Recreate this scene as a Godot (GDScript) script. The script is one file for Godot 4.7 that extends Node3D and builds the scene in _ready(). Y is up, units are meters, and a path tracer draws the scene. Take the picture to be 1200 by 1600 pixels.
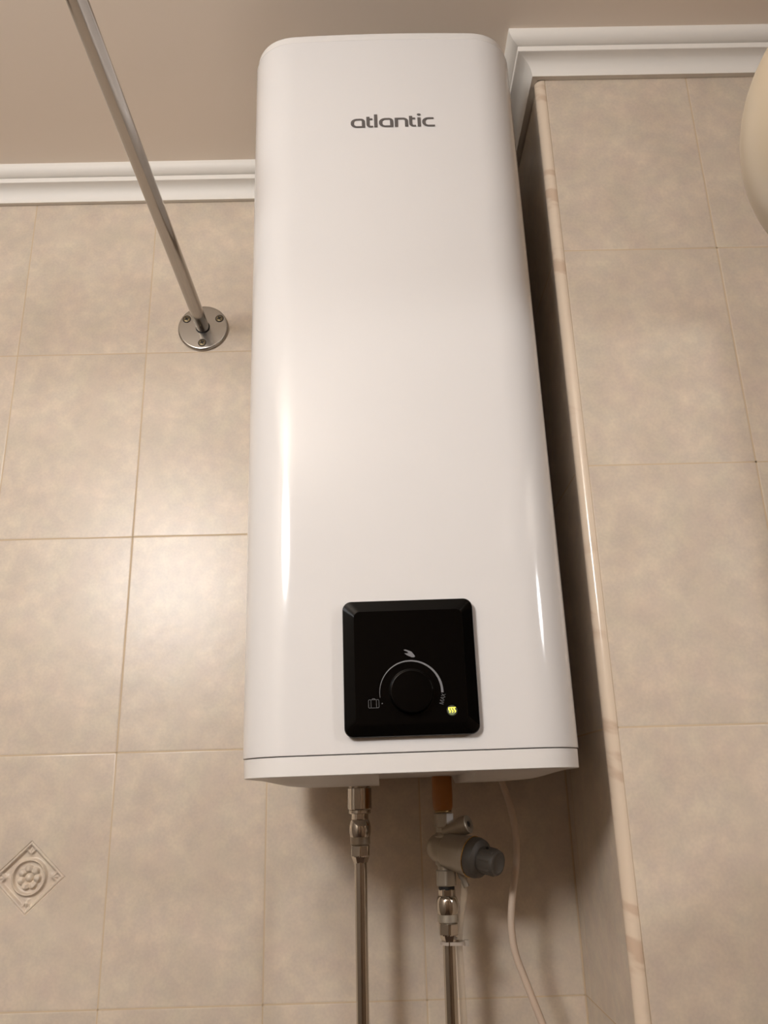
extends Node3D
# Bathroom corner looked up at: a white upright water heater on a tiled wall, a tiled chase to its right.
# Metres; the back wall's tile faces lie in the plane z = 0; EYE is the height of the camera above the floor.

const EYE := 1.5
const CEIL := 0.988      # heights below are counted from the eye
const FLOOR := -1.5
const CHX := 0.2437      # left face of the chase
const CHZ := 0.2381      # front face of the chase
const XL := -1.0
const XR := 0.60
const ZF := 3.0
const TX := -0.3502      # a vertical joint, and a horizontal one
const TY := -0.2411
const TW := 0.2
const TH := 0.2998

var used := {}
var M := {}
var rng := RandomNumberGenerator.new()

# ---------------------------------------------------------------- mesh building
class MB:
	var v := PackedVector3Array()      # triangles, counter-clockwise seen from outside
	var uv := PackedVector2Array()
	func tri(a: Vector3, b: Vector3, c: Vector3, ua := Vector2.ZERO, ub := Vector2.ZERO, uc := Vector2.ZERO) -> void:
		v.append(a); v.append(b); v.append(c)
		uv.append(ua); uv.append(ub); uv.append(uc)
	func quad(a: Vector3, b: Vector3, c: Vector3, d: Vector3, ua := Vector2.ZERO, ub := Vector2.ZERO, uc := Vector2.ZERO, ud := Vector2.ZERO) -> void:
		tri(a, b, c, ua, ub, uc); tri(a, c, d, ua, uc, ud)
	func mesh(angle := 40.0) -> ArrayMesh:
		var limit := cos(deg_to_rad(angle))
		var n := v.size() / 3
		var fn := PackedVector3Array(); var fa := PackedVector3Array()
		var at := {}
		for f in n:
			var c := (v[3 * f + 1] - v[3 * f]).cross(v[3 * f + 2] - v[3 * f])
			fa.append(c); fn.append(c.normalized())
			for k in 3:
				var key := Vector3i((v[3 * f + k] * 200000.0).round())
				if not at.has(key): at[key] = PackedInt32Array()
				at[key].append(f)
		var ov := PackedVector3Array(); var on := PackedVector3Array(); var ou := PackedVector2Array()
		for f in n:
			if fa[f].length_squared() < 1e-22: continue
			for k in [0, 2, 1]:
				var p := v[3 * f + k]
				var s := Vector3.ZERO
				for g in at[Vector3i((p * 200000.0).round())]:
					if fn[f].dot(fn[g]) > limit: s += fa[g]
				ov.append(p); on.append(s.normalized() if s.length_squared() > 1e-26 else fn[f]); ou.append(uv[3 * f + k])
		var arr := []
		arr.resize(Mesh.ARRAY_MAX)
		arr[Mesh.ARRAY_VERTEX] = ov; arr[Mesh.ARRAY_NORMAL] = on; arr[Mesh.ARRAY_TEX_UV] = ou
		var m := ArrayMesh.new()
		m.add_surface_from_arrays(Mesh.PRIMITIVE_TRIANGLES, arr)
		return m
	func box(a: Vector3, b: Vector3) -> void:
		var p := [Vector3(a.x, a.y, a.z), Vector3(b.x, a.y, a.z), Vector3(b.x, b.y, a.z), Vector3(a.x, b.y, a.z), Vector3(a.x, a.y, b.z), Vector3(b.x, a.y, b.z), Vector3(b.x, b.y, b.z), Vector3(a.x, b.y, b.z)]
		for q in [[4, 5, 6, 7], [1, 0, 3, 2], [0, 4, 7, 3], [5, 1, 2, 6], [7, 6, 2, 3], [0, 1, 5, 4]]:
			quad(p[q[0]], p[q[1]], p[q[2]], p[q[3]])
	func frame(axis: Vector3) -> Basis:
		var y := axis.normalized()
		var x := (Vector3.BACK if absf(y.z) < 0.9 else Vector3.RIGHT).cross(y).normalized()
		return Basis(x, y, x.cross(y))
	# turned profile: pts are (distance along the axis, radius)
	func lathe(o: Vector3, axis: Vector3, pts: Array, n := 32, phase := 0.0) -> void:
		var B := frame(axis)
		for i in pts.size() - 1:
			var p: Vector2 = pts[i]; var q: Vector2 = pts[i + 1]
			for k in n:
				var a := TAU * k / n + phase; var b := TAU * (k + 1) / n + phase
				var ca := B.x * cos(a) - B.z * sin(a); var cb := B.x * cos(b) - B.z * sin(b)
				quad(o + B.y * p.x + ca * p.y, o + B.y * p.x + cb * p.y, o + B.y * q.x + cb * q.y, o + B.y * q.x + ca * q.y)
	# a hexagonal nut with rounded corners on its two ends
	func hex(o: Vector3, axis: Vector3, l: float, across: float, phase := 0.0) -> void:
		var B := frame(axis)
		var n := 48
		var R := across / 2.0
		var cut := R * 1.10
		var prev := []
		for lev in [[0.0, 0.0], [0.0, 0.93], [0.0012, 1.0], [l - 0.0012, 1.0], [l, 0.93], [l, 0.0]]:
			var ring := []
			for k in n:
				var a := TAU * k / n
				var rel := fposmod(a, PI / 3.0) - PI / 6.0
				var r := minf(R / cos(rel), cut) * float(lev[1])
				if lev[1] > 0.9 and lev[1] < 1.0: r = minf(r, R * 0.97)
				ring.append(o + B.y * float(lev[0]) + (B.x * cos(a + phase) - B.z * sin(a + phase)) * r)
			if prev.size():
				for k in n: quad(prev[k], prev[(k + 1) % n], ring[(k + 1) % n], ring[k])
			prev = ring
	func tube(path: Array, r: float, n := 16) -> void:
		var prev := []
		var up := Vector3.ZERO
		for i in path.size():
			var t: Vector3 = (path[mini(i + 1, path.size() - 1)] - path[maxi(i - 1, 0)]).normalized()
			if i == 0: up = t.cross(Vector3.BACK if absf(t.z) < 0.8 else Vector3.RIGHT).normalized()
			up = (up - t * up.dot(t)).normalized()
			var s := t.cross(up)
			var ring := []
			for k in n: ring.append(path[i] + (up * cos(TAU * k / n) + s * sin(TAU * k / n)) * r)
			if i:
				for k in n: quad(prev[k], prev[(k + 1) % n], ring[(k + 1) % n], ring[k])
			else:
				for k in n: tri(path[0], ring[(k + 1) % n], ring[k])
			prev = ring
		for k in n: tri(path[-1], prev[k], prev[(k + 1) % n])
	# flat print: a pen stroke along path, hx wide where it runs upright and hy where it lies, raised by h
	func stroke(path: Array, hx: float, hy: float, z: Callable, h := 0.00012, closed := false) -> void:
		var n := path.size()
		var l := []; var r := []
		for i in n:
			var a: Vector2 = path[(i - 1 + n) % n] if (closed or i > 0) else path[i]
			var b: Vector2 = path[(i + 1) % n] if (closed or i < n - 1) else path[i]
			var p: Vector2 = path[i]
			var d1 := (p - a).normalized(); var d2 := (b - p).normalized()
			var t := (d1 + d2).normalized()
			var nn := Vector2(-t.y, t.x)
			var m := 1.0
			if d1.length() > 0.5 and d2.length() > 0.5: m = minf(1.0 / maxf(nn.dot(Vector2(-d1.y, d1.x)), 0.5), 1.5)
			var o := Vector2(nn.x * hx, nn.y * hy) * m
			l.append(p + o); r.append(p - o)
		for i in (n if closed else n - 1):
			var j := (i + 1) % n
			var q := []
			for w in [l[i], r[i], r[j], l[j]]: q.append(Vector3(w.x, w.y, z.call(w) + h))
			quad(q[0], q[1], q[2], q[3])
			var e := Vector3(0, 0, -h)
			quad(q[0], q[3], q[3] + e, q[0] + e); quad(q[2], q[1], q[1] + e, q[2] + e)
	func poly(pts: Array, z: Callable, h := 0.00012) -> void:
		var pk := PackedVector2Array(pts)
		var ix := Geometry2D.triangulate_polygon(pk)
		for i in ix.size() / 3:
			var a := pk[ix[3 * i]]; var b := pk[ix[3 * i + 1]]; var c := pk[ix[3 * i + 2]]
			if (b - a).cross(c - a) < 0.0:
				var s := b; b = c; c = s
			tri(Vector3(a.x, a.y, z.call(a) + h), Vector3(b.x, b.y, z.call(b) + h), Vector3(c.x, c.y, z.call(c) + h))

func V(x: float, y: float, z: float) -> Vector3: return Vector3(x, y + EYE, z)

func numbered(called: String) -> String:
	if not used.has(called):
		used[called] = 0
		return called
	used[called] += 1
	return "%s_%03d" % [called, used[called]]

func put(called: String, mesh: Mesh, mat: Material, parent: Node = self) -> MeshInstance3D:
	var o := MeshInstance3D.new()
	o.name = numbered(called) if parent == self else called
	o.mesh = mesh
	o.material_override = mat
	o.cast_shadow = GeometryInstance3D.SHADOW_CASTING_SETTING_ON
	parent.add_child(o, true)
	return o

func obj(called: String, mb: MB, mat: Material, parent: Node = self, angle := 40.0) -> MeshInstance3D:
	return put(called, mb.mesh(angle), mat, parent)

func tag(o: Node, label: String, category: String, group := "") -> Node:
	o.set_meta("label", label)
	o.set_meta("category", category)
	if group: o.set_meta("group", group)
	return o

func thing(called: String, label: String, category: String, at := Vector3.ZERO, group := "") -> Node3D:
	var o := Node3D.new()
	o.name = numbered(called)
	add_child(o)
	o.position = at
	tag(o, label, category, group)
	return o

func struct(called: String, mb: MB, mat: Material, label: String, category: String, angle := 40.0) -> MeshInstance3D:
	var o := obj(called, mb, mat, self, angle)
	o.set_meta("kind", "structure")
	tag(o, label, category)
	return o

# ---------------------------------------------------------------- materials
func mat(c: Color, rough: float, metal := 0.0) -> StandardMaterial3D:
	var m := StandardMaterial3D.new()
	m.albedo_color = c
	m.roughness = rough
	m.metallic = metal
	return m

func noise_image(size: int, s: int, freq: float, octaves: int) -> Image:
	var n := FastNoiseLite.new()
	n.seed = s
	n.noise_type = FastNoiseLite.TYPE_SIMPLEX_SMOOTH
	n.frequency = freq
	n.fractal_type = FastNoiseLite.FRACTAL_FBM
	n.fractal_octaves = octaves
	return n.get_seamless_image(size, size)

func tile_textures() -> Array:
	var S := 1024
	var big := noise_image(S, 11, 0.006, 3).get_data()
	var mid := noise_image(S, 12, 0.022, 4).get_data()
	var fine := noise_image(S, 13, 0.12, 3).get_data()
	var hue := noise_image(S, 14, 0.009, 3).get_data()
	var data := PackedByteArray(); data.resize(S * S * 3)
	var step := big.size() / (S * S)
	for i in S * S:
		var b := big[i * step] / 255.0 - 0.5; var m := mid[i * step] / 255.0 - 0.5
		var f := fine[i * step] / 255.0 - 0.5; var h := hue[i * step] / 255.0 - 0.5
		var cloud := maxf(0.0, m) * maxf(0.0, b + 0.25)
		var l := 0.99 + 0.06 * b + 0.06 * m + 0.045 * f + 0.07 * cloud
		data[3 * i] = clampi(int(TILE.r * 255.0 * (l + 0.012 * h)), 0, 255)
		data[3 * i + 1] = clampi(int(TILE.g * 255.0 * (l - 0.012 * h)), 0, 255)
		data[3 * i + 2] = clampi(int(TILE.b * 255.0 * (l - 0.005 * h - 0.03 * m)), 0, 255)
	var im := Image.create_from_data(S, S, false, Image.FORMAT_RGB8, data)
	var bump := noise_image(512, 21, 0.05, 4)
	return [ImageTexture.create_from_image(im), ImageTexture.create_from_image(bump)]

const TILE := Color(0.825, 0.765, 0.695)

func make_materials() -> void:
	var tt := tile_textures()
	var t := mat(Color.WHITE, 0.33)
	t.albedo_texture = tt[0]
	t.heightmap_enabled = true; t.heightmap_texture = tt[1]; t.heightmap_scale = 0.012
	M.tile = t
	M.grout = mat(Color(0.80, 0.715, 0.60), 0.85)
	M.slab = mat(Color(0.62, 0.58, 0.52), 0.9)
	M.plaster = mat(Color(0.43, 0.35, 0.275), 0.7)
	M.plaster_left = mat(Color(0.60, 0.56, 0.51), 0.7)
	M.ceiling = mat(Color(0.965, 0.91, 0.85), 0.9)
	M.cornice = mat(Color(0.93, 0.91, 0.88), 0.55)
	M.floor = mat(Color(0.30, 0.23, 0.18), 0.5)
	# marbled plastic of the corner bead
	var W := 64; var H := 1024
	var n1 := FastNoiseLite.new(); n1.seed = 5; n1.frequency = 0.011; n1.fractal_octaves = 4
	var n2 := FastNoiseLite.new(); n2.seed = 6; n2.frequency = 0.005; n2.fractal_octaves = 3
	var bi := Image.create(W, H, false, Image.FORMAT_RGB8)
	for y in H:
		for x in W:
			var a := n1.get_noise_2d(x * 0.35 + 900.0, y * 2.2 + x * 0.35)
			var b := n2.get_noise_2d(x * 0.2, y * 1.2)
			var vein := smoothstep(0.02, 0.38, a) * clampf(b * 2.5 + 0.55, 0.0, 1.0)
			bi.set_pixel(x, y, Color(0.875, 0.80, 0.715).lerp(Color(0.70, 0.57, 0.47), vein * 0.38))
	var bead := mat(Color.WHITE, 0.16)
	bead.albedo_texture = ImageTexture.create_from_image(bi)
	M.bead = bead
	M.enamel = mat(Color(0.862, 0.850, 0.842), 0.10)
	M.cap = mat(Color(0.87, 0.855, 0.84), 0.35)
	M.black = mat(Color(0.018, 0.016, 0.015), 0.06)
	M.black.metallic_specular = 0.3
	M.print = mat(Color(0.44, 0.44, 0.45), 0.5)
	M.print_dim = mat(Color(0.33, 0.33, 0.335), 0.5)
	M.logo = mat(Color(0.36, 0.34, 0.33), 0.5)
	M.chrome = mat(Color(0.78, 0.75, 0.71), 0.10, 1.0)
	M.steel = mat(Color(0.73, 0.715, 0.69), 0.22, 1.0)
	M.rod = mat(Color(0.68, 0.66, 0.64), 0.13, 1.0)
	M.nickel = mat(Color(0.66, 0.62, 0.56), 0.42, 0.65)
	M.brass = mat(Color(0.62, 0.52, 0.36), 0.40, 1.0)
	M.gold = mat(Color(0.85, 0.68, 0.36), 0.2, 1.0)
	M.screw = mat(Color(0.50, 0.45, 0.35), 0.45, 1.0)
	M.brown = mat(Color(0.66, 0.42, 0.16), 0.42)
	M.gray = mat(Color(0.29, 0.265, 0.235), 0.55)
	M.dark = mat(Color(0.06, 0.05, 0.045), 0.6)
	M.teflon = mat(Color(0.88, 0.88, 0.88), 0.7)
	M.cord = mat(Color(0.80, 0.72, 0.645), 0.45)
	var cl := mat(Color(0.85, 0.78, 0.68, 0.30), 0.3)
	cl.transparency = BaseMaterial3D.TRANSPARENCY_ALPHA
	M.clear = cl
	M.tie = mat(Color(0.66, 0.61, 0.56), 0.5)
	M.globe = mat(Color(0.68, 0.62, 0.53), 0.32)
	var lit := mat(Color(0.95, 0.92, 0.85), 0.4)
	lit.emission_enabled = true; lit.emission = Color(0.985, 0.993, 1.0); lit.emission_energy_multiplier = 3.0
	M.lit = lit
	var led := mat(Color(0.25, 0.27, 0.2), 0.2)
	led.emission_enabled = true; led.emission = Color(0.60, 0.64, 0.46); led.emission_energy_multiplier = 0.5
	M.led = led
	var ledr := mat(Color(0.16, 0.17, 0.14), 0.2)
	ledr.emission_enabled = true; ledr.emission = Color(0.6, 0.64, 0.5); ledr.emission_energy_multiplier = 0.05
	M.led_rim = ledr
	var ledi := mat(Color(0.9, 0.85, 0.4), 0.4)
	ledi.emission_enabled = true; ledi.emission = Color(1.0, 0.93, 0.25); ledi.emission_energy_multiplier = 1.6
	M.led_icon = ledi

# ---------------------------------------------------------------- walls
# one tile: width along +x, height along +y, face at z = 0, edges eased
func tile_mesh(w: float, h: float, u: Vector2, hole := false) -> ArrayMesh:
	var b := MB.new()
	var e := 0.0016; var d := 0.0006; var th := 0.006
	var o := [Vector3(0, 0, -d), Vector3(w, 0, -d), Vector3(w, h, -d), Vector3(0, h, -d)]
	var i := [Vector3(e, e, 0), Vector3(w - e, e, 0), Vector3(w - e, h - e, 0), Vector3(e, h - e, 0)]
	var uvof := func(p: Vector3) -> Vector2: return u + Vector2(p.x, -p.y) / 0.62
	if hole:
		var c := Vector3(w / 2, h / 2, 0)
		var q := [c + Vector3(0, -DEC.y, 0), c + Vector3(DEC.x, 0, 0), c + Vector3(0, DEC.y, 0), c + Vector3(-DEC.x, 0, 0)]
		for k in 4:
			var j := (k + 1) % 4
			b.tri(i[k], i[j], q[k], uvof.call(i[k]), uvof.call(i[j]), uvof.call(q[k]))
			b.tri(i[j], q[j], q[k], uvof.call(i[j]), uvof.call(q[j]), uvof.call(q[k]))
	else:
		b.quad(i[0], i[1], i[2], i[3], uvof.call(i[0]), uvof.call(i[1]), uvof.call(i[2]), uvof.call(i[3]))
	for k in 4:
		var j := (k + 1) % 4
		b.quad(o[k], o[j], i[j], i[k], uvof.call(o[k]), uvof.call(o[j]), uvof.call(i[j]), uvof.call(i[k]))
		var s := Vector3(0, 0, d - th)
		b.quad(o[k] + s, o[j] + s, o[j], o[k])
	return b.mesh(50.0)

const DEC := Vector2(0.0475, 0.0445)
var tile_cache := {}
func tile_for(w: float, h: float) -> ArrayMesh:
	var k := "%d_%d_%d" % [roundi(w * 10000), roundi(h * 10000), rng.randi() % 6]
	if not tile_cache.has(k): tile_cache[k] = tile_mesh(w, h, Vector2(rng.randf(), rng.randf()))
	return tile_cache[k]

# tiles between the joints xs (along the wall) and ys, laid by turn (a basis and the wall's corner), grout between
func tile_field(parent: Node3D, at: Transform3D, xs: Array, ys: Array, decor := Vector2i(-9, -9)) -> void:
	var g := 0.0009
	var gr := MB.new()
	var z0 := -0.006; var z1 := -0.0006
	for i in xs.size() - 1:
		for j in ys.size() - 1:
			var x0: float = xs[i] + g; var x1: float = xs[i + 1] - g
			var y0: float = ys[j] + g; var y1: float = ys[j + 1] - g
			var m: ArrayMesh
			if Vector2i(i, j) == decor: m = tile_mesh(x1 - x0, y1 - y0, Vector2(0.3, 0.7), true)
			else: m = tile_for(x1 - x0, y1 - y0)
			var t := put("tile", m, M.tile, parent)
			t.transform = at * Transform3D(Basis(), V(x0, y0, 0))
			if Vector2i(i, j) == decor:
				var r := obj("rosette_insert", rosette(), M.tile, t, 60.0)
				r.position = Vector3((x1 - x0) / 2, (y1 - y0) / 2, 0)
	for x in xs: gr.box(V(x - g - 0.0002, ys[0], z0), V(x + g + 0.0002, ys[-1], z1))
	for y in ys: gr.box(V(xs[0], y - g - 0.0002, z0), V(xs[-1], y + g + 0.0002, z1))
	var o := obj("grout", gr, M.grout, parent)
	o.transform = at

# pressed relief: a sunk diamond with a rosette in a ring and small leaves in its corners
func relief(x: float, y: float, m: float) -> float:
	var h := -0.0045
	if m > 0.80: h = lerpf(-0.0045, 0.0, smoothstep(0.80, 0.90, m))
	if m > 0.90: h = -0.0011 * pow(maxf(0.0, 1.0 - absf(m - 0.965) / 0.030), 1.0) if m < 0.995 else 0.0
	var r := sqrt(x * x + y * y) * 1000.0
	var a := atan2(y, x)
	var petal := 0.0
	if r < 17.0:
		var edge := 13.0 + 2.2 * absf(cos(3.5 * a + 0.4))
		petal = 0.0052 * (1.0 - smoothstep(edge - 1.8, edge + 0.6, r)) * (0.45 + 0.55 * absf(cos(3.5 * a + 0.4)))
		petal *= smoothstep(4.6, 8.5, r)
		if r < 5.4: petal = maxf(petal, 0.0050 * sqrt(maxf(0.0, 1.0 - pow(r / 5.4, 2.0))))
	var ring := 0.0045 * exp(-pow((r - 20.5) / 1.8, 2.0))
	var leaf := 0.0
	for k in 4:
		var c := Vector2(cos(k * PI / 2), sin(k * PI / 2)) * (30.0 if k % 2 == 0 else 28.0)
		for s in [-1.0, 0.0, 1.0]:
			var dir := Vector2(cos(k * PI / 2 + s * 0.75), sin(k * PI / 2 + s * 0.75))
			var p := Vector2(x, y) * 1000.0 - c - dir * 2.5
			var along := p.dot(dir); var side := p.cross(dir)
			leaf = maxf(leaf, 0.0036 * exp(-pow(along / 5.0, 2.0) - pow(side / 2.0, 2.0)))
	if m < 0.86: h += maxf(maxf(petal, ring), leaf)
	return minf(h, 0.0006)

func rosette() -> MB:
	var b := MB.new()
	var n := 120
	var g := []
	for j in n + 1:
		for i in n + 1:
			var u := 2.0 * i / n - 1.0; var w := 2.0 * j / n - 1.0
			var x := (u - w) * DEC.x / 2; var y := (u + w) * DEC.y / 2
			g.append(Vector3(x, y, relief(x, y, maxf(absf(u), absf(w)))))
	var uvof := func(p: Vector3) -> Vector2: return Vector2(0.3, 0.7) + Vector2(p.x + 0.1, -p.y - 0.15) / 0.62
	for j in n:
		for i in n:
			var p: Vector3 = g[j * (n + 1) + i]; var q: Vector3 = g[j * (n + 1) + i + 1]
			var r: Vector3 = g[(j + 1) * (n + 1) + i + 1]; var s: Vector3 = g[(j + 1) * (n + 1) + i]
			b.quad(p, q, r, s, uvof.call(p), uvof.call(q), uvof.call(r), uvof.call(s))
	return b

# cornice profile: (distance from the wall, height), from the ceiling down to the wall
const CORN := [[0.0440, 0.0005], [0.0440, -0.0025], [0.0436, -0.0056], [0.0426, -0.0086], [0.0409, -0.0112], [0.0387, -0.0134], [0.0361, -0.0151], [0.0331, -0.0161], [0.0300, -0.0165], [0.0278, -0.0166], [0.0278, -0.0174], [0.0302, -0.0177], [0.0309, -0.0183], [0.0310, -0.0258], [0.0304, -0.0265], [0.0255, -0.0270], [0.0216, -0.0280], [0.0188, -0.0291], [0.0162, -0.0309], [0.0139, -0.0333], [0.0120, -0.0363], [0.0106, -0.0397], [0.0098, -0.0434], [0.0095, -0.0472], [0.0095, -0.0492], [0.0000, -0.0470]]

func cornice(a: Callable, b: Callable) -> MB:
	var m := MB.new()
	for i in CORN.size() - 1:
		var p: Array = CORN[i]; var q: Array = CORN[i + 1]
		var pa: Vector3 = a.call(p[0], p[1] + CEIL); var pb: Vector3 = b.call(p[0], p[1] + CEIL)
		var qa: Vector3 = a.call(q[0], q[1] + CEIL); var qb: Vector3 = b.call(q[0], q[1] + CEIL)
		m.quad(qa, qb, pb, pa)
	# mitred ends and the hidden back
	for i in range(1, CORN.size() - 1):
		for e in [[a, false], [b, true]]:
			var f: Callable = e[0]
			var c: Vector3 = f.call(0.0, CEIL + 0.0005)
			var p: Vector3 = f.call(CORN[i][0], CORN[i][1] + CEIL); var q: Vector3 = f.call(CORN[i + 1][0], CORN[i + 1][1] + CEIL)
			if e[1]: m.tri(c, p, q)
			else: m.tri(c, q, p)
	return m

func build_room() -> void:
	var b := MB.new()
	b.box(V(XL - 0.15, FLOOR - 0.15, -0.25), V(2.65, FLOOR, ZF + 0.15))
	struct("floor", b, M.floor, "brown tiled bathroom floor below the picture", "floor")
	b = MB.new(); b.box(V(XL - 0.15, CEIL, -0.25), V(2.65, CEIL + 0.15, ZF + 0.15))
	struct("ceiling", b, M.ceiling, "plain matt beige ceiling above the heater", "ceiling")
	# back wall
	b = MB.new(); b.box(V(XL - 0.15, FLOOR, -0.2), V(XR, CEIL, -0.006))
	var wb := struct("wall_back", b, M.slab, "beige mottled tile wall behind the white water heater", "wall")
	var xs := [XL]; var ys := [FLOOR]
	for k in range(-3, 4):
		var x := TX + TW * k
		if x > XL + 0.02 and x < CHX - 0.02: xs.append(x)
	xs.append(CHX - 0.0005)
	for k in range(-5, 5):
		var y := TY + TH * k
		if y > FLOOR + 0.02 and y < CEIL - 0.06: ys.append(y)
	ys.append(CEIL - 0.002)
	var dec := Vector2i(xs.find(TX - TW), ys.find(TY))
	for i in xs.size() - 1: if absf(xs[i] - (TX - TW)) < 0.001: dec.x = i
	for j in ys.size() - 1: if absf(ys[j] - TY) < 0.001: dec.y = j
	tile_field(wb, Transform3D(), xs, ys, dec)
	# chase
	b = MB.new(); b.box(V(CHX + 0.006, FLOOR, -0.006), V(XR, CEIL, CHZ - 0.006))
	var wc := struct("wall_chase", b, M.slab, "tiled wall box standing forward to the right of the heater", "wall")
	var xf := [CHX + 0.0092, TX + TW * 4 + 0.0027, XR]
	tile_field(wc, Transform3D(Basis(), Vector3(0, 0, CHZ)), xf, ys)
	# its left side: along +x of the field runs the wall's depth
	var side := Transform3D(Basis(Vector3(0, 0, 1), Vector3(0, 1, 0), Vector3(-1, 0, 0)), Vector3(CHX, 0, 0))
	tile_field(wc, side, [0.0008, 0.0285, CHZ - 0.0095], ys)
	# other walls, out of the frame
	b = MB.new(); b.box(V(XL - 0.15, FLOOR, -0.2), V(XL, CEIL, ZF))
	struct("wall_left", b, M.plaster_left, "plain light wall left of the picture", "wall")
	b = MB.new()
	var xw := XR + 0.06
	b.box(V(XR, FLOOR, -0.2), V(xw, CEIL, 0.404)); b.box(V(XR, FLOOR, 1.25), V(xw, CEIL, ZF))
	b.box(V(XR, 0.556, 0.404), V(xw, CEIL, 1.25)); b.box(V(XR, FLOOR, 0.404), V(xw, 0.02, 1.25))
	struct("wall_right", b, M.plaster, "plain wall with a hatch to the corridor right of the picture", "wall")
	b = MB.new()
	b.box(V(xw, FLOOR, -0.25), V(2.65, CEIL, -0.1)); b.box(V(2.5, FLOOR, -0.1), V(2.65, CEIL, ZF)); b.box(V(xw, FLOOR, ZF), V(2.65, CEIL, ZF + 0.15))
	struct("wall_corridor", b, M.plaster, "plain corridor walls beyond the right wall", "wall")
	b = MB.new(); b.box(V(XL - 0.15, FLOOR, ZF), V(XR + 0.06, CEIL, ZF + 0.15))
	struct("wall_front", b, M.plaster, "plain light wall behind the camera", "wall")
	# cornice in three mitred lengths
	var L0 := func(p, y): return V(XL, y, p)
	var L1 := func(p, y): return V(CHX - p, y, p)
	var L2 := func(p, y): return V(CHX - p, y, CHZ + p)
	var L3 := func(p, y): return V(XR, y, CHZ + p)
	struct("trim_1", cornice(L0, L1), M.cornice, "white moulded cornice running left of the heater along the back wall", "cornice", 25.0)
	struct("trim_2", cornice(L1, L2), M.cornice, "short white cornice length going back beside the heater top", "cornice", 25.0)
	struct("trim_3", cornice(L2, L3), M.cornice, "white moulded cornice along the top of the right tiled wall", "cornice", 25.0)
	# corner bead: a quarter round with two flanges
	b = MB.new()
	var pr := []
	pr.append(Vector2(CHX + 0.0095, CHZ - 0.0005)); pr.append(Vector2(CHX + 0.0090, CHZ + 0.0004))
	for k in 11:
		var a := PI / 2 + PI / 2 * k / 10.0
		pr.append(Vector2(CHX + 0.0065 + 0.0105 * cos(a), CHZ - 0.0095 + 0.0105 * sin(a)))
	pr.append(Vector2(CHX - 0.0036, CHZ - 0.0105)); pr.append(Vector2(CHX + 0.001, CHZ - 0.0108))
	var yb := FLOOR; var yt := 0.9400
	for i in pr.size() - 1:
		var p: Vector2 = pr[i]; var q: Vector2 = pr[i + 1]
		var u0 := float(i) / pr.size(); var u1 := float(i + 1) / pr.size()
		for s in 8:
			var ya := lerpf(yb, yt, s / 8.0); var yc := lerpf(yb, yt, (s + 1) / 8.0)
			b.quad(V(q.x, ya, q.y), V(p.x, ya, p.y), V(p.x, yc, p.y), V(q.x, yc, q.y), Vector2(u1, -ya / 0.9), Vector2(u0, -ya / 0.9), Vector2(u0, -yc / 0.9), Vector2(u1, -yc / 0.9))
	for i in range(1, pr.size() - 1):
		b.tri(V(pr[0].x, yt, pr[0].y), V(pr[i].x, yt, pr[i].y), V(pr[i + 1].x, yt, pr[i + 1].y))
	struct("trim_4", b, M.bead, "marbled cream plastic corner bead on the edge of the tiled wall", "corner trim", 35.0)

# ---------------------------------------------------------------- the heater
const HW := 0.1700; const HF := 0.330; const HR := 0.060; const HB := 0.105; const HZ := 0.022; const BOW := 0.0050
const HTOP := 0.9165
func front_z(p: Vector2) -> float: return HF - BOW * pow(p.x / HW, 2.0)

func plan(inset: float) -> Array:        # counter-clockwise seen from above (x right, z towards the viewer)
	var o := []
	var corner := func(cx: float, cz: float, r: float, a0: float, n: int):
		for k in n + 1:
			var a := a0 + PI / 2 * k / n
			var e := 2.0 / 2.35 if r < 0.1 else 1.0
			o.append(Vector2(cx + r * signf(cos(a)) * pow(absf(cos(a)), e), cz + r * signf(sin(a)) * pow(absf(sin(a)), e)))
	corner.call(HW - HR, HF - HR, HR, 0.0, 24)
	for k in range(1, 14): o.append(Vector2(lerpf(HW - HR, HR - HW, k / 14.0), HF))
	corner.call(HR - HW, HF - HR, HR, PI / 2, 24)
	corner.call(HB - HW, HZ + HB, HB, PI, 16)
	corner.call(HW - HB, HZ + HB, HB, 1.5 * PI, 16)
	for i in o.size():
		o[i].y -= BOW * pow(o[i].x / HW, 2.0) * clampf((o[i].y - HZ) / (HF - HZ), 0.0, 1.0)
	if inset != 0.0:
		var r := []
		for i in o.size():
			var t: Vector2 = o[(i + 1) % o.size()] - o[(i - 1 + o.size()) % o.size()]
			t = t.normalized()
			r.append(o[i] - Vector2(t.y, -t.x) * inset)
		return r
	return o

func loft(b: MB, levels: Array, bottom := true, top := true) -> void:
	var prev := []
	for l in levels:
		var ring := []
		for p in plan(l[1]): ring.append(Vector3(p.x, l[0], p.y))
		var n := ring.size()
		if prev.size():
			for k in n: b.quad(prev[(k + 1) % n], prev[k], ring[k], ring[(k + 1) % n])
		elif bottom:
			for k in range(1, n - 1): b.tri(ring[0], ring[k], ring[k + 1])
		prev = ring
	if top:
		for k in range(1, prev.size() - 1): b.tri(prev[0], prev[k + 1], prev[k])

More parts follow.
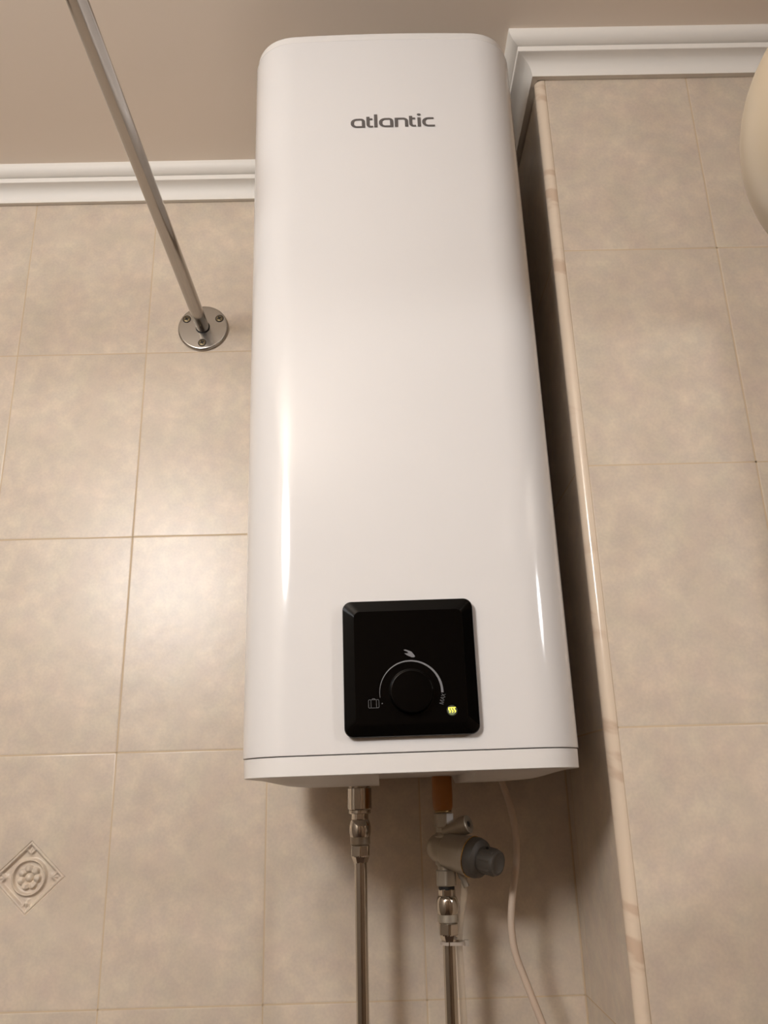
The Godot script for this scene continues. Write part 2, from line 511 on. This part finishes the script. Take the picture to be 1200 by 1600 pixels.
# underside: two raised lobes with a flat channel between them
func underside(b: MB, inset: float, c0: float, c1: float) -> void:
	var pl := PackedVector2Array(plan(inset))
	var span := func(x: float) -> Vector2:
		var lo := INF; var hi := -INF
		for i in pl.size():
			var p := pl[i]; var q := pl[(i + 1) % pl.size()]
			if (p.x - x) * (q.x - x) <= 0.0:
				var y := p.y if is_equal_approx(p.x, q.x) else lerpf(p.y, q.y, (x - p.x) / (q.x - p.x))
				lo = minf(lo, y); hi = maxf(hi, y)
		return Vector2(lo, hi)
	var dist := func(p: Vector2) -> float:
		var d := INF
		for i in pl.size(): d = minf(d, p.distance_to(Geometry2D.get_closest_point_to_segment(p, pl[i], pl[(i + 1) % pl.size()])))
		return d
	var w := HW - inset - 0.0002
	for strip in [[-w, c0, true, 26], [c0, c1, false, 6], [c1, w, true, 20]]:
		var prev := []
		for i in int(strip[3]) + 1:
			var x := lerpf(strip[0], strip[1], float(i) / strip[3])
			var s: Vector2 = span.call(x)
			var col := []
			for j in 41:
				var z := lerpf(s.x, s.y, j / 40.0)
				var h := 0.0
				if strip[2]: h = 0.0088 * smoothstep(0.0, 0.055, dist.call(Vector2(x, z)))
				col.append(Vector3(x, -h, z))
			if i:
				for j in 40: b.quad(prev[j], col[j], col[j + 1], prev[j + 1])
			prev = col
			if (strip[2] and strip[0] < c0 and i == strip[3]) or (strip[2] and strip[0] >= c1 and i == 0):
				for j in 40:
					var p: Vector3 = col[j]; var q: Vector3 = col[j + 1]
					if strip[0] < c0: b.quad(p, Vector3(p.x, 0, p.z), Vector3(q.x, 0, q.z), q)
					else: b.quad(q, Vector3(q.x, 0, q.z), Vector3(p.x, 0, p.z), p)

func arc(c: Vector2, rx: float, ry: float, a0: float, a1: float, n := 10) -> Array:
	var o := []
	for k in n + 1:
		var a := lerpf(a0, a1, float(k) / n)
		o.append(c + Vector2(rx * cos(a), ry * sin(a)))
	return o

func letters(b: MB) -> void:             # the maker's name in lower-case wide letters, millimetres scaled to metres
	var k := 0.001
	var z := func(p: Vector2) -> float: return front_z(p)
	var hx := 2.0 * k; var hy := 1.25 * k
	var draw := func(x0: float, pts: Array, closed := false):
		var o := []
		for p in pts: o.append((p + Vector2(x0, 760.2)) * k)
		b.stroke(o, hx, hy, z, 0.00009, closed)
	var X := func(px: float) -> float: return -43.7 + (px - 126.0) * 0.11206
	for x0 in [X.call(126), X.call(438)]:
		var w := 17.6
		var p := [Vector2(w - 4, 1.25)]
		p += arc(Vector2(8.0, 6.2), 6.0, 4.95, -PI / 2, -PI, 10)
		p += arc(Vector2(8.0, 7.8), 6.0, 4.95, PI, PI / 2, 10)
		p += arc(Vector2(w - 5.5, 9.3), 3.5, 3.45, PI / 2, 0, 8)
		draw.call(x0, p + [Vector2(w - 2, 0.0)])
	for x0 in [X.call(299), X.call(771)]:
		draw.call(x0, [Vector2(2, 16.6), Vector2(2, 6.0)] + arc(Vector2(5.2, 4.6), 3.2, 3.35, PI, 1.5 * PI, 8) + [Vector2(8.2, 1.25)])
		draw.call(x0, [Vector2(4.0, 12.75), Vector2(7.6, 12.75)])
	draw.call(X.call(384), [Vector2(2, 20.0), Vector2(2, 0.0)])
	var xn: float = X.call(611)
	draw.call(xn, [Vector2(2, 14.0), Vector2(2, 0.0)])
	draw.call(xn, [Vector2(4.0, 12.75), Vector2(9.8, 12.75)] + arc(Vector2(10.4, 8.8), 4.2, 3.95, PI / 2, 0, 8) + [Vector2(14.6, 0.0)])
	var xi: float = X.call(863)
	draw.call(xi, [Vector2(2, 14.0), Vector2(2, 0.0)])
	var dot := []
	for p in arc(Vector2(xi + 2.0, 760.2 + 18.6), 2.4, 1.6, 0, TAU, 18): dot.append(p * k)
	dot.pop_back()
	b.poly(dot, z, 0.00009)
	draw.call(X.call(915), [Vector2(14.4, 12.75), Vector2(8.4, 12.75)] + arc(Vector2(8.0, 7.8), 6.0, 4.95, PI / 2, PI, 10) + arc(Vector2(8.0, 6.2), 6.0, 4.95, PI, 1.5 * PI, 10) + [Vector2(15.6, 1.25)])

func rounded_square(w: float, h: float, r: float) -> Array:
	var o := []
	for c in [[w - r, h - r, 0.0], [r - w, h - r, PI / 2], [r - w, r - h, PI], [w - r, r - h, 1.5 * PI]]:
		o += arc(Vector2(c[0], c[1]), r, r, c[2], c[2] + PI / 2, 8)
	return o

func build_heater() -> void:
	var t := thing("water_heater", "tall white glossy electric water heater hung on the tiled wall", "water heater", V(0.031, 0.0165, 0.0))
	t.rotation.z = deg_to_rad(0.4)
	var b := MB.new()
	loft(b, [[0.0190, 0.006], [0.0188, 0.0014], [0.0191, 0.0008], [0.0197, 0.0006], [0.024, 0.0006], [0.20, 0.0006], [0.45, 0.0006], [0.70, 0.0006], [0.9010, 0.0006], [0.9025, 0.0009], [0.9033, 0.0018], [0.9034, 0.006]])
	obj("body", b, M.enamel, t, 50.0)
	b = MB.new()
	loft(b, [[0.9030, 0.0026], [0.9130, 0.0026], [0.9152, 0.0034], [0.9162, 0.0050], [HTOP, 0.0080]], false)
	obj("top_cap", b, M.cap, t, 50.0)
	b = MB.new()
	loft(b, [[0.0, 0.0030], [0.0006, 0.0022], [0.0181, 0.0018]], false, false)
	underside(b, 0.0030, -0.0330, 0.0600)
	obj("bottom_cap", b, M.cap, t, 30.0)
	for y in [0.16, 0.74]:
		b = MB.new()
		b.box(Vector3(-0.06, y, 0.0005), Vector3(0.06, y + 0.05, HZ + 0.002))
		obj("wall_bracket", b, M.nickel, t)
	b = MB.new(); letters(b)
	obj("logo_lettering", b, M.logo, t, 20.0)
	# control panel: its own centre is the part's origin
	var pc := Vector2(0.0003, 0.0985)
	var zp := front_z(pc) - 0.0012
	b = MB.new()
	var prev := []
	for l in [[0.0, 0.0642, 0.0652, 0.0085], [0.0062, 0.0646, 0.0656, 0.0090], [0.0076, 0.0640, 0.0650, 0.0088], [0.0099, 0.0535, 0.0548, 0.0062], [0.0100, 0.0530, 0.0543, 0.0058]]:
		var ring := []
		for p in rounded_square(l[1], l[2], l[3]): ring.append(Vector3(p.x, p.y, l[0]))
		var n := ring.size()
		if prev.size():
			for k in n: b.quad(prev[k], prev[(k + 1) % n], ring[(k + 1) % n], ring[k])
		prev = ring
	for k in range(1, prev.size() - 1): b.tri(prev[0], prev[k], prev[k + 1])
	var pan := obj("control_panel", b, M.black, t, 16.0)
	pan.position = Vector3(pc.x, pc.y, zp)
	pan.set_meta("label", "glossy black square control panel")
	var face := 0.0100
	var zf := func(_p: Vector2) -> float: return face
	var P := func(x: float, y: float) -> Vector2: return Vector2(x * 0.001, y * 0.001) - pc
	var kc: Vector2 = P.call(0.8, 73.5)
	b = MB.new()
	b.lathe(Vector3(kc.x, kc.y, face - 0.001), Vector3.BACK, [Vector2(0, 0.0222), Vector2(0.0015, 0.0222), Vector2(0.0017, 0.0212), Vector2(0.0085, 0.0206), Vector2(0.0100, 0.0200), Vector2(0.0106, 0.0188), Vector2(0.0106, 0.0)], 64)
	obj("control_knob", b, M.black, pan, 30.0)
	# dial scale: an arc that thickens towards its end
	b = MB.new()
	var n := 60
	var c0: Vector2 = P.call(0.3, 73.3)
	for i in n:
		var q := []
		for s in [i, i + 1]:
			var f := float(s) / n
			var a := deg_to_rad(lerpf(188.0, -2.0, f))
			var w := lerpf(0.00018, 0.00115, f)
			for r in [0.0300 - w, 0.0300 + w]: q.append(Vector3(c0.x + r * cos(a), c0.y + r * sin(a), face + 0.0001))
		b.quad(q[0], q[2], q[3], q[1])
	obj("dial_scale", b, M.print, pan)
	b = MB.new()
	var hand := []
	for p in [[470, 168], [490, 167], [520, 178], [548, 190], [575, 225], [583, 243], [570, 250], [550, 248], [520, 235], [500, 225], [485, 212], [475, 205], [492, 205], [508, 208], [515, 200], [505, 188], [490, 182], [474, 176]]:
		hand.append(P.call(-5.2 + (p[0] - 470) / 113.0 * 10.9, 114.5 - (p[1] - 165) / 85.0 * 8.0))
	b.poly(hand, zf, 0.0001)
	obj("hand_symbol", b, M.print, pan)
	b = MB.new()
	var sc: Vector2 = P.call(-35.7, 63.6)
	var box := []
	for p in rounded_square(0.0050, 0.0038, 0.0010): box.append(p + sc)
	b.stroke(box, 0.00022, 0.00022, zf, 0.0001, true)
	for x in [-0.0026, 0.0026]: b.stroke([sc + Vector2(x, -0.0038), sc + Vector2(x, 0.0038)], 0.00020, 0.00020, zf, 0.0001)
	b.stroke([sc + Vector2(-0.0014, 0.0038), sc + Vector2(-0.0012, 0.0048), sc + Vector2(0.0012, 0.0048), sc + Vector2(0.0014, 0.0038)], 0.00022, 0.00022, zf, 0.0001)
	var dt := []
	for p in arc(P.call(-27.6, 63.7), 0.0006, 0.0006, 0, TAU, 10): dt.append(p)
	dt.pop_back()
	b.poly(dt, zf, 0.0001)
	obj("suitcase_symbol", b, M.print_dim, pan)
	var tm := TextMesh.new()
	tm.text = "MAX"
	var fnt := SystemFont.new(); fnt.font_names = PackedStringArray(["Droid Sans"])
	tm.font = fnt
	tm.font_size = 32; tm.pixel_size = 0.000165; tm.depth = 0.0001
	var o := put("max_lettering", tm, M.print_dim, pan)
	var mp: Vector2 = P.call(30.2, 66.0)
	o.position = Vector3(mp.x, mp.y, face + 0.00008)
	o.rotation.z = deg_to_rad(74.0)
	# heating light
	var lc: Vector2 = P.call(38.6, 55.0)
	b = MB.new()
	b.lathe(Vector3(lc.x, lc.y, face - 0.0005), Vector3.BACK, [Vector2(0, 0.0050), Vector2(0.0006, 0.0050), Vector2(0.0008, 0.0046), Vector2(0.0009, 0.0)], 32)
	var lamp := obj("indicator_light", b, M.led_rim, pan)
	b = MB.new()
	b.lathe(Vector3(lc.x - 0.0002, lc.y - 0.0002, face), Vector3.BACK, [Vector2(0.0004, 0.0039), Vector2(0.00055, 0.0036), Vector2(0.0006, 0.0)], 32)
	obj("indicator_light_lens", b, M.led, lamp)
	b = MB.new()
	for i in 3:
		var x := (i - 1) * 0.0025
		var wave := []
		for k in 13:
			var f := k / 12.0
			wave.append(lc + Vector2(x + 0.0007 * sin(f * TAU), lerpf(-0.0018, 0.0026, f)))
		b.stroke(wave, 0.00042, 0.00042, func(_p): return face + 0.0005, 0.0002)
	b.stroke([lc + Vector2(-0.0033, 0.0027), lc + Vector2(0.0036, 0.0027)], 0.0003, 0.0003, func(_p): return face + 0.0005, 0.0002)
	obj("indicator_light_symbol", b, M.led_icon, pan)

# ---------------------------------------------------------------- pipes and fittings under the heater
func pipe(at: Vector3, label: String, nut_top: bool, end: Vector3) -> void:
	# at: the top end of the fitting, which hangs down from it; end: where the tube meets the wall
	var t := thing("water_pipe", label, "pipe", Vector3(at.x, at.y, at.z))
	var D := Vector3.DOWN
	var y := 0.0
	if nut_top:
		var b := MB.new()
		b.lathe(Vector3.ZERO, D, [Vector2(0, 0), Vector2(0, 0.0128), Vector2(0.0010, 0.0134), Vector2(0.0016, 0.0126), Vector2(0.0022, 0.0126)], 32)
		b.hex(Vector3(0, -0.0020, 0), D, 0.0255, 0.0262, 0.15)
		b.lathe(Vector3(0, -0.0272, 0), D, [Vector2(0, 0.0), Vector2(0, 0.0126), Vector2(0.0008, 0.0132), Vector2(0.0040, 0.0132), Vector2(0.0048, 0.0120), Vector2(0.0048, 0.0)], 32)
		obj("union_nut", b, M.chrome, t, 30.0)
		y = -0.0315
	var c := MB.new()
	c.hex(Vector3(0, y + 0.001, 0), D, 0.0200, 0.0180, 0.0)
	c.lathe(Vector3(0, y - 0.0165, 0), D, [Vector2(0, 0.0), Vector2(0, 0.0085), Vector2(0.0030, 0.0085), Vector2(0.0070, 0.0070), Vector2(0.0110, 0.0068), Vector2(0.0110, 0.0)], 32)
	obj("hose_connector", c, M.chrome, t, 30.0)
	c = MB.new()                                    # round collar behind the connector, open ring
	var prof := []
	for k in 13:
		var a := PI * k / 12.0
		prof.append(Vector2(0.0135 - 0.0115 * cos(a), 0.0086 + 0.0042 * sin(a)))
	c.lathe(Vector3(0, y - 0.0040, 0), D, [Vector2(0.002, 0.0)] + prof + [Vector2(0.025, 0.0)], 32)
	obj("collar", c, M.chrome, t, 60.0)
	c = MB.new()
	c.lathe(Vector3(0, y - 0.0260, 0), D, [Vector2(0, 0.0), Vector2(0, 0.0116), Vector2(0.0075, 0.0118), Vector2(0.0085, 0.0108), Vector2(0.0085, 0.0)], 32)
	obj("lock_ring", c, M.nickel, t, 30.0)
	c = MB.new()
	c.hex(Vector3(0, y - 0.0345, 0), D, 0.0130, 0.0215, 0.52)
	c.lathe(Vector3(0, y - 0.0470, 0), D, [Vector2(0, 0.0), Vector2(0, 0.0106), Vector2(0.0070, 0.0080), Vector2(0.0085, 0.0)], 6, 0.0)
	obj("compression_nut", c, M.chrome, t, 30.0)
	c = MB.new()
	var e := end - at
	var path := [Vector3(0, y - 0.045, 0)]
	for k in range(1, 7): path.append(Vector3(e.x * k / 6.0, lerpf(y - 0.045, e.y + 0.045, k / 6.0), 0))
	for k in range(1, 7):
		var a := PI / 2 * k / 6.0
		path.append(Vector3(e.x, e.y + 0.045 - 0.045 * sin(a), -0.045 + 0.045 * cos(a)))
	path.append(Vector3(e.x, e.y, e.z))
	c.tube(path, 0.0072, 24)
	obj("tube", c, M.chrome, t, 60.0)

func smooth(points: Array, per := 8) -> Array:
	var cv := Curve3D.new()
	for i in points.size():
		var a: Vector3 = points[maxi(i - 1, 0)]; var b: Vector3 = points[mini(i + 1, points.size() - 1)]
		cv.add_point(points[i], -(b - a) / 6.0, (b - a) / 6.0)
	var o := []
	for i in points.size() - 1:
		for k in per: o.append(cv.sample(i, float(k) / per))
	o.append(points[-1])
	return o

func build_plumbing() -> void:
	pipe(V(-0.0260, 0.0082, 0.10), "chrome water pipe hanging from the left hex union under the heater", true, V(-0.0265, -0.62, 0.0))
	# brown nipple of the cold inlet
	var D := Vector3.DOWN
	var b := MB.new()
	b.lathe(Vector3.ZERO, D, [Vector2(0, 0.0), Vector2(0, 0.0118), Vector2(0.020, 0.0122), Vector2(0.0345, 0.0116), Vector2(0.0385, 0.0104), Vector2(0.0385, 0.0)], 32)
	var nip := thing("pipe_nipple", "short brown plastic pipe nipple between the heater and the safety valve", "pipe fitting", V(0.0728, 0.0163, 0.10))
	obj("sleeve", b, M.brown, nip, 30.0)
	b = MB.new()
	b.lathe(Vector3(0, -0.0385, 0), D, [Vector2(0, 0.0), Vector2(0, 0.0098), Vector2(0.0008, 0.0102), Vector2(0.0022, 0.0102), Vector2(0.0026, 0.0)], 32)
	obj("ring", b, M.brass, nip, 30.0)
	# safety valve
	var v := thing("safety_valve", "dull nickel safety valve with grey relief knob below the brown nipple", "valve", V(0.0728, -0.0250, 0.10))
	b = MB.new()
	b.hex(Vector3.ZERO, D, 0.0165, 0.0200, 0.25)
	obj("inlet_hex", b, M.nickel, v, 30.0)
	b = MB.new()
	b.box(Vector3(0.0018, -0.0130, 0.0085), Vector3(0.0108, -0.0010, 0.0104))
	obj("sealing_tape", b, M.teflon, v, 30.0)
	# body: upright neck, ball, and the big barrel that points right and forward
	var ax := Vector3(0.72, -0.17, 0.67).normalized()
	var hub := Vector3(-0.0010, -0.0400, 0.0010)
	b = MB.new()
	b.lathe(Vector3(0, -0.0155, 0), D, [Vector2(0, 0.0), Vector2(0, 0.0088), Vector2(0.006, 0.0092), Vector2(0.010, 0.0120), Vector2(0.040, 0.0120), Vector2(0.043, 0.0094), Vector2(0.0485, 0.0094), Vector2(0.0485, 0.0)], 36)
	b.lathe(hub, ax, [Vector2(-0.0195, 0.0), Vector2(-0.0192, 0.0060), Vector2(-0.0180, 0.0098), Vector2(-0.0150, 0.0134), Vector2(-0.0100, 0.0156), Vector2(-0.0040, 0.0166), Vector2(0.0050, 0.0166), Vector2(0.0052, 0.0184), Vector2(0.0080, 0.0198), Vector2(0.0350, 0.0210), Vector2(0.0360, 0.0216), Vector2(0.0420, 0.0216), Vector2(0.0420, 0.0)], 48)
	obj("body", b, M.nickel, v, 30.0)
	b = MB.new()
	b.lathe(hub, ax, [Vector2(0.0416, 0.0), Vector2(0.0416, 0.0220), Vector2(0.0421, 0.0224), Vector2(0.0427, 0.0220), Vector2(0.0427, 0.0)], 48)
	obj("gold_ring", b, M.gold, v, 30.0)
	b = MB.new()
	b.lathe(hub, ax, [Vector2(0.0426, 0.0), Vector2(0.0426, 0.0216), Vector2(0.0480, 0.0220), Vector2(0.0530, 0.0204), Vector2(0.0560, 0.0165), Vector2(0.0565, 0.0140), Vector2(0.0600, 0.0136), Vector2(0.0600, 0.0)], 48)
	obj("bonnet", b, M.gray, v, 30.0)
	b = MB.new()
	b.lathe(hub, ax, [Vector2(0.0585, 0.0), Vector2(0.0585, 0.0144), Vector2(0.0740, 0.0139), Vector2(0.0770, 0.0130), Vector2(0.0774, 0.0108), Vector2(0.0756, 0.0070), Vector2(0.0756, 0.0)], 40)
	for k in 8:
		var B := b.frame(ax)
		var dir := B.x * cos(TAU * k / 8) + B.z * sin(TAU * k / 8)
		b.lathe(hub + ax * 0.060 + dir * 0.0127, ax, [Vector2(0, 0.0), Vector2(0, 0.0020), Vector2(0.0135, 0.0020), Vector2(0.0145, 0.0)], 8)
	obj("relief_knob", b, M.gray, v, 30.0)
	var B2 := b.frame(ax)
	b = MB.new()
	b.lathe(hub + ax * 0.0610 + Vector3(0.0010, 0.0120, 0.0066), Vector3(0.15, 0.8, 0.55), [Vector2(0, 0.0), Vector2(0, 0.0016), Vector2(0.0020, 0.0016), Vector2(0.0020, 0.0)], 12)
	obj("knob_pin", b, M.dark, v, 30.0)
	# drain spigot, up to the right
	var sx := Vector3(0.78, 0.26, 0.50).normalized()
	var s0 := Vector3(0.0005, -0.0215, 0.004)
	b = MB.new()
	b.lathe(s0, sx, [Vector2(0, 0.0), Vector2(0, 0.0070), Vector2(0.0105, 0.0078), Vector2(0.0220, 0.0100), Vector2(0.0245, 0.0104), Vector2(0.0330, 0.0102), Vector2(0.0340, 0.0090), Vector2(0.0340, 0.0050), Vector2(0.0325, 0.0046), Vector2(0.0325, 0.0)], 36)
	obj("test_spigot", b, M.nickel, v, 30.0)
	b = MB.new()
	b.lathe(s0 + sx * 0.0326, sx, [Vector2(0, 0.0), Vector2(0, 0.0032), Vector2(0.0006, 0.0032), Vector2(0.0006, 0.0)], 16)
	obj("spigot_screw", b, M.dark, v, 30.0)
	b = MB.new()
	b.hex(Vector3(0, -0.0620, 0), D, 0.0175, 0.0225, 0.55)
	obj("outlet_hex", b, M.nickel, v, 30.0)
	b = MB.new()
	b.lathe(Vector3(0, -0.0794, 0), D, [Vector2(0, 0.0), Vector2(0, 0.0092), Vector2(0.0042, 0.0092), Vector2(0.0042, 0.0)], 24)
	obj("gasket", b, M.dark, v, 30.0)
	b = MB.new()
	b.lathe(Vector3(0.0135, -0.0560, 0.0060), Vector3(0.35, -0.93, 0.0), [Vector2(0, 0.0), Vector2(0, 0.0050), Vector2(0.015, 0.0046), Vector2(0.0170, 0.0036), Vector2(0.0260, 0.0036), Vector2(0.0260, 0.0)], 20)
	obj("drain_nozzle", b, M.nickel, v, 30.0)
	pipe(V(0.0728, -0.1082, 0.10), "chrome water pipe hanging from the safety valve at right", false, V(0.0690, -0.62, 0.0))
	# thin clear drain tube tied to the pipe
	b = MB.new()
	b.tube(smooth([V(0.0930, -0.0960, 0.105), V(0.0925, -0.115, 0.100), V(0.0880, -0.140, 0.094), V(0.0850, -0.163, 0.092), V(0.0855, -0.190, 0.090), V(0.0860, -0.245, 0.088), V(0.0870, -0.400, 0.088), V(0.0870, -0.60, 0.085)]), 0.0038, 14)
	tag(obj("drain_tube", b, M.clear, self, 60.0), "thin clear plastic drain tube beside the right chrome pipe", "tube")
	b = MB.new()
	var loop := []
	for k in 25:
		var a := TAU * k / 24.0
		var c := Vector2(0.0085 * cos(a), 0.0085 * sin(a))
		if c.x > 0.0: c.x += 0.0100
		loop.append(V(0.0727 + c.x, -0.1640 - 0.02 * (c.x), 0.098 + c.y))
	for k in 24:
		var p: Vector3 = loop[k]; var q: Vector3 = loop[k + 1]
		var o := Vector3(0, 0.0017, 0)
		var np := Vector3(p.x - 0.0777, 0, p.z - 0.098).normalized() * 0.0011; var nq := Vector3(q.x - 0.0777, 0, q.z - 0.098).normalized() * 0.0011
		b.quad(p - o + np, q - o + nq, q + o + nq, p + o + np)
		b.quad(q - o - nq, p - o - np, p + o - np, q + o - nq)
		b.quad(p + o + np, q + o + nq, q + o - nq, p + o - np); b.quad(p - o - np, q - o - nq, q - o + nq, p - o + np)
	var tie := thing("cable_tie", "small white cable tie around the right chrome pipe and drain tube", "cable tie", V(0.0727, -0.1657, 0.098))
	var st := obj("strap", b, M.tie, tie, 40.0); st.position = -tie.position
	b = MB.new(); b.box(V(0.0900, -0.1672, 0.0975), V(0.0950, -0.1612, 0.1030))
	var hd := obj("head", b, M.tie, tie, 40.0); hd.position = -tie.position
	# mains cord
	b = MB.new()
	b.tube(smooth([V(0.1430, 0.014, 0.10), V(0.1470, 0.002, 0.10), V(0.1540, -0.024, 0.10), V(0.1572, -0.054, 0.10), V(0.1558, -0.080, 0.10), V(0.1490, -0.114, 0.10), V(0.1455, -0.137, 0.10), V(0.1448, -0.156, 0.10), V(0.1475, -0.178, 0.10), V(0.1560, -0.203, 0.10), V(0.1710, -0.245, 0.10), V(0.190, -0.300, 0.095), V(0.200, -0.38, 0.07), V(0.202, -0.48, 0.04), V(0.202, -0.56, 0.004)]), 0.0041, 16)
	tag(obj("power_cord", b, M.cord, self, 60.0), "white mains cord curving down from the heater at right", "cord")

# ---------------------------------------------------------------- curtain rod and lamps
func build_rod() -> void:
	var x := -0.2628; var y := 0.6985
	var t := thing("curtain_rod", "polished steel curtain rod coming out of a round wall flange", "rod", V(x, y, 0.0))
	var b := MB.new()
	var path := [Vector3(0, 0, 0.0055), Vector3(0, 0, 0.30), Vector3(0, 0, 0.58)]
	for k in range(1, 13):
		var a := PI / 2 * k / 12.0
		path.append(Vector3(-0.09 + 0.09 * cos(a), 0, 0.58 + 0.09 * sin(a)))
	path.append(Vector3(XL - x + 0.0055, 0, 0.67))
	b.tube(path, 0.0100, 40)
	obj("rod", b, M.rod, t, 40.0)
	b = MB.new()
	b.lathe(Vector3.ZERO, Vector3.BACK, [Vector2(0, 0.0), Vector2(0, 0.0380), Vector2(0.0028, 0.0392), Vector2(0.0042, 0.0390), Vector2(0.0054, 0.0378), Vector2(0.0060, 0.0360), Vector2(0.0061, 0.0)], 72)
	var fl := obj("flange", b, M.steel, t, 40.0)
	b = MB.new()
	b.lathe(Vector3(0, 0, 0.0058), Vector3.BACK, [Vector2(0, 0.0), Vector2(0, 0.0112), Vector2(0.0007, 0.0112), Vector2(0.0010, 0.0108), Vector2(0.0010, 0.0098)], 48)
	obj("collar", b, M.dark, fl, 40.0)
	for p in [Vector2(-0.0257, 0.0150), Vector2(0.0257, 0.0150), Vector2(0.0003, -0.0275)]:
		b = MB.new()
		var o := Vector3(p.x, p.y, 0.0060)
		b.lathe(o, Vector3.BACK, [Vector2(0, 0.0), Vector2(0, 0.0055), Vector2(0.0004, 0.0055), Vector2(0.0009, 0.0050), Vector2(0.0013, 0.0038), Vector2(0.0014, 0.0)], 28)
		var sc := obj("screw", b, M.screw, t, 40.0)
		b = MB.new()
		for a in [0.5, 0.5 + PI / 2]:
			var u := Vector3(cos(a), sin(a), 0) * 0.0034; var w := Vector3(-sin(a), cos(a), 0) * 0.0010
			var q := o + Vector3(0, 0, 0.0015)
			b.quad(q - u - w, q + u - w, q + u + w, q - u + w)
		b.lathe(o, Vector3.BACK, [Vector2(0.0001, 0.0066), Vector2(0.0005, 0.0063), Vector2(0.0005, 0.0050)], 28)
		obj("screw_slot", b, M.dark, sc, 40.0)
	b = MB.new()
	b.lathe(Vector3(XL - x + 0.0061, 0, 0.67), Vector3.LEFT, [Vector2(0, 0.0), Vector2(0, 0.0360), Vector2(0.0012, 0.0388), Vector2(0.0061, 0.0392), Vector2(0.0061, 0.0)], 48)
	obj("far_flange", b, M.steel, t, 40.0)

func globe_lamp(c: Vector3, wall_x: float, label: String, m: Material, R := 0.1) -> Node3D:
	var s := signf(wall_x - c.x)
	var t := thing("globe_lamp", label, "lamp", V(wall_x, c.y, c.z))
	var rel := V(c.x, c.y, c.z) - t.position
	var b := MB.new()
	var pr := []
	for k in 41:
		var a := PI * k / 40.0
		pr.append(Vector2(-R * cos(a), R * sin(a)))
	b.lathe(rel, Vector3(s, 0, 0), pr, 64)
	obj("glass_globe_lamp_shade", b, m, t, 60.0)
	b = MB.new()
	b.lathe(rel + Vector3(s * (R - 0.003), 0, 0), Vector3(s, 0, 0), [Vector2(0, 0.0), Vector2(0, 0.036), Vector2(0.018, 0.036), Vector2(0.020, 0.012), Vector2(absf(rel.x) - R - 0.007, 0.012), Vector2(absf(rel.x) - R - 0.005, 0.05), Vector2(absf(rel.x) - R + 0.003, 0.052), Vector2(absf(rel.x) - R + 0.003, 0.0)], 40)
	obj("wall_mount", b, M.steel, t, 40.0)
	return t

func globe_pendant(c: Vector3, label: String, m: Material) -> void:
	var t := thing("globe_pendant", label, "lamp", V(c.x, c.y - 0.1, c.z))
	var b := MB.new()
	var pr := []
	for k in 41:
		var a := PI * k / 40.0
		pr.append(Vector2(-0.1 * cos(a), 0.1 * sin(a)))
	b.lathe(Vector3(0, 0.1, 0), Vector3.UP, pr, 64)
	obj("glass_globe", b, m, t, 60.0)
	var h := CEIL - c.y
	b = MB.new()
	b.lathe(Vector3(0, 0.197, 0), Vector3.UP, [Vector2(0, 0.0), Vector2(0, 0.036), Vector2(0.018, 0.036), Vector2(0.020, 0.008), Vector2(h - 0.117, 0.008), Vector2(h - 0.115, 0.05), Vector2(h - 0.097, 0.052), Vector2(h - 0.097, 0.0)], 40)
	obj("stem", b, M.steel, t, 40.0)

const LAMP2_AT := Vector3(1.88, 0.62, 1.65)
const LAMP_AT := Vector3(-0.69, 0.69, 1.65)

func _ready() -> void:
	rng.seed = 7
	# camera, light and exposure
	var cam := Camera3D.new()
	cam.name = "camera"
	cam.fov = rad_to_deg(2.0 * atan(800.0 / 1293.06))
	cam.near = 0.02
	cam.transform = Transform3D(Basis(Vector3.UP, -0.012) * Basis(Vector3.RIGHT, 0.3262) * Basis(Vector3.BACK, -0.0276), V(0, 0, 1.1446))
	add_child(cam)
	cam.current = true
	var we := WorldEnvironment.new()
	we.name = "environment"
	var env := Environment.new()
	env.background_mode = Environment.BG_COLOR
	env.background_color = Color(0.02, 0.02, 0.02)
	env.tonemap_mode = Environment.TONE_MAPPER_LINEAR
	env.tonemap_exposure = 1.0
	env.sdfgi_enabled = true
	env.ssao_enabled = true
	env.ssil_enabled = true
	we.environment = env
	add_child(we)
	var om := OmniLight3D.new()
	om.name = "globe_lamp_light"
	om.position = V(LAMP_AT.x, LAMP_AT.y, LAMP_AT.z)
	om.light_color = Color(1.0, 0.998, 0.998)
	om.light_energy = 1.34
	om.light_size = 0.15
	om.omni_range = 8.0
	om.omni_attenuation = 2.0
	om.shadow_enabled = true
	add_child(om)
	var om2 := om.duplicate() as OmniLight3D
	om2.name = "corridor_lamp_light"
	om2.position = V(LAMP2_AT.x, LAMP2_AT.y, LAMP2_AT.z)
	om2.light_energy = 0.78
	om2.light_size = 0.1
	add_child(om2)
	make_materials()
	build_room()
	build_heater()
	build_rod()
	build_plumbing()
	globe_pendant(Vector3(0.331, 0.371, 0.755), "unlit cream opal glass globe lamp at the right edge of the photo", M.globe)
	globe_pendant(LAMP2_AT, "lit globe lamp in the corridor outside the photo", M.lit)
	globe_lamp(LAMP_AT, XL, "lit globe lamp on the left wall outside the photo", M.lit, 0.15)
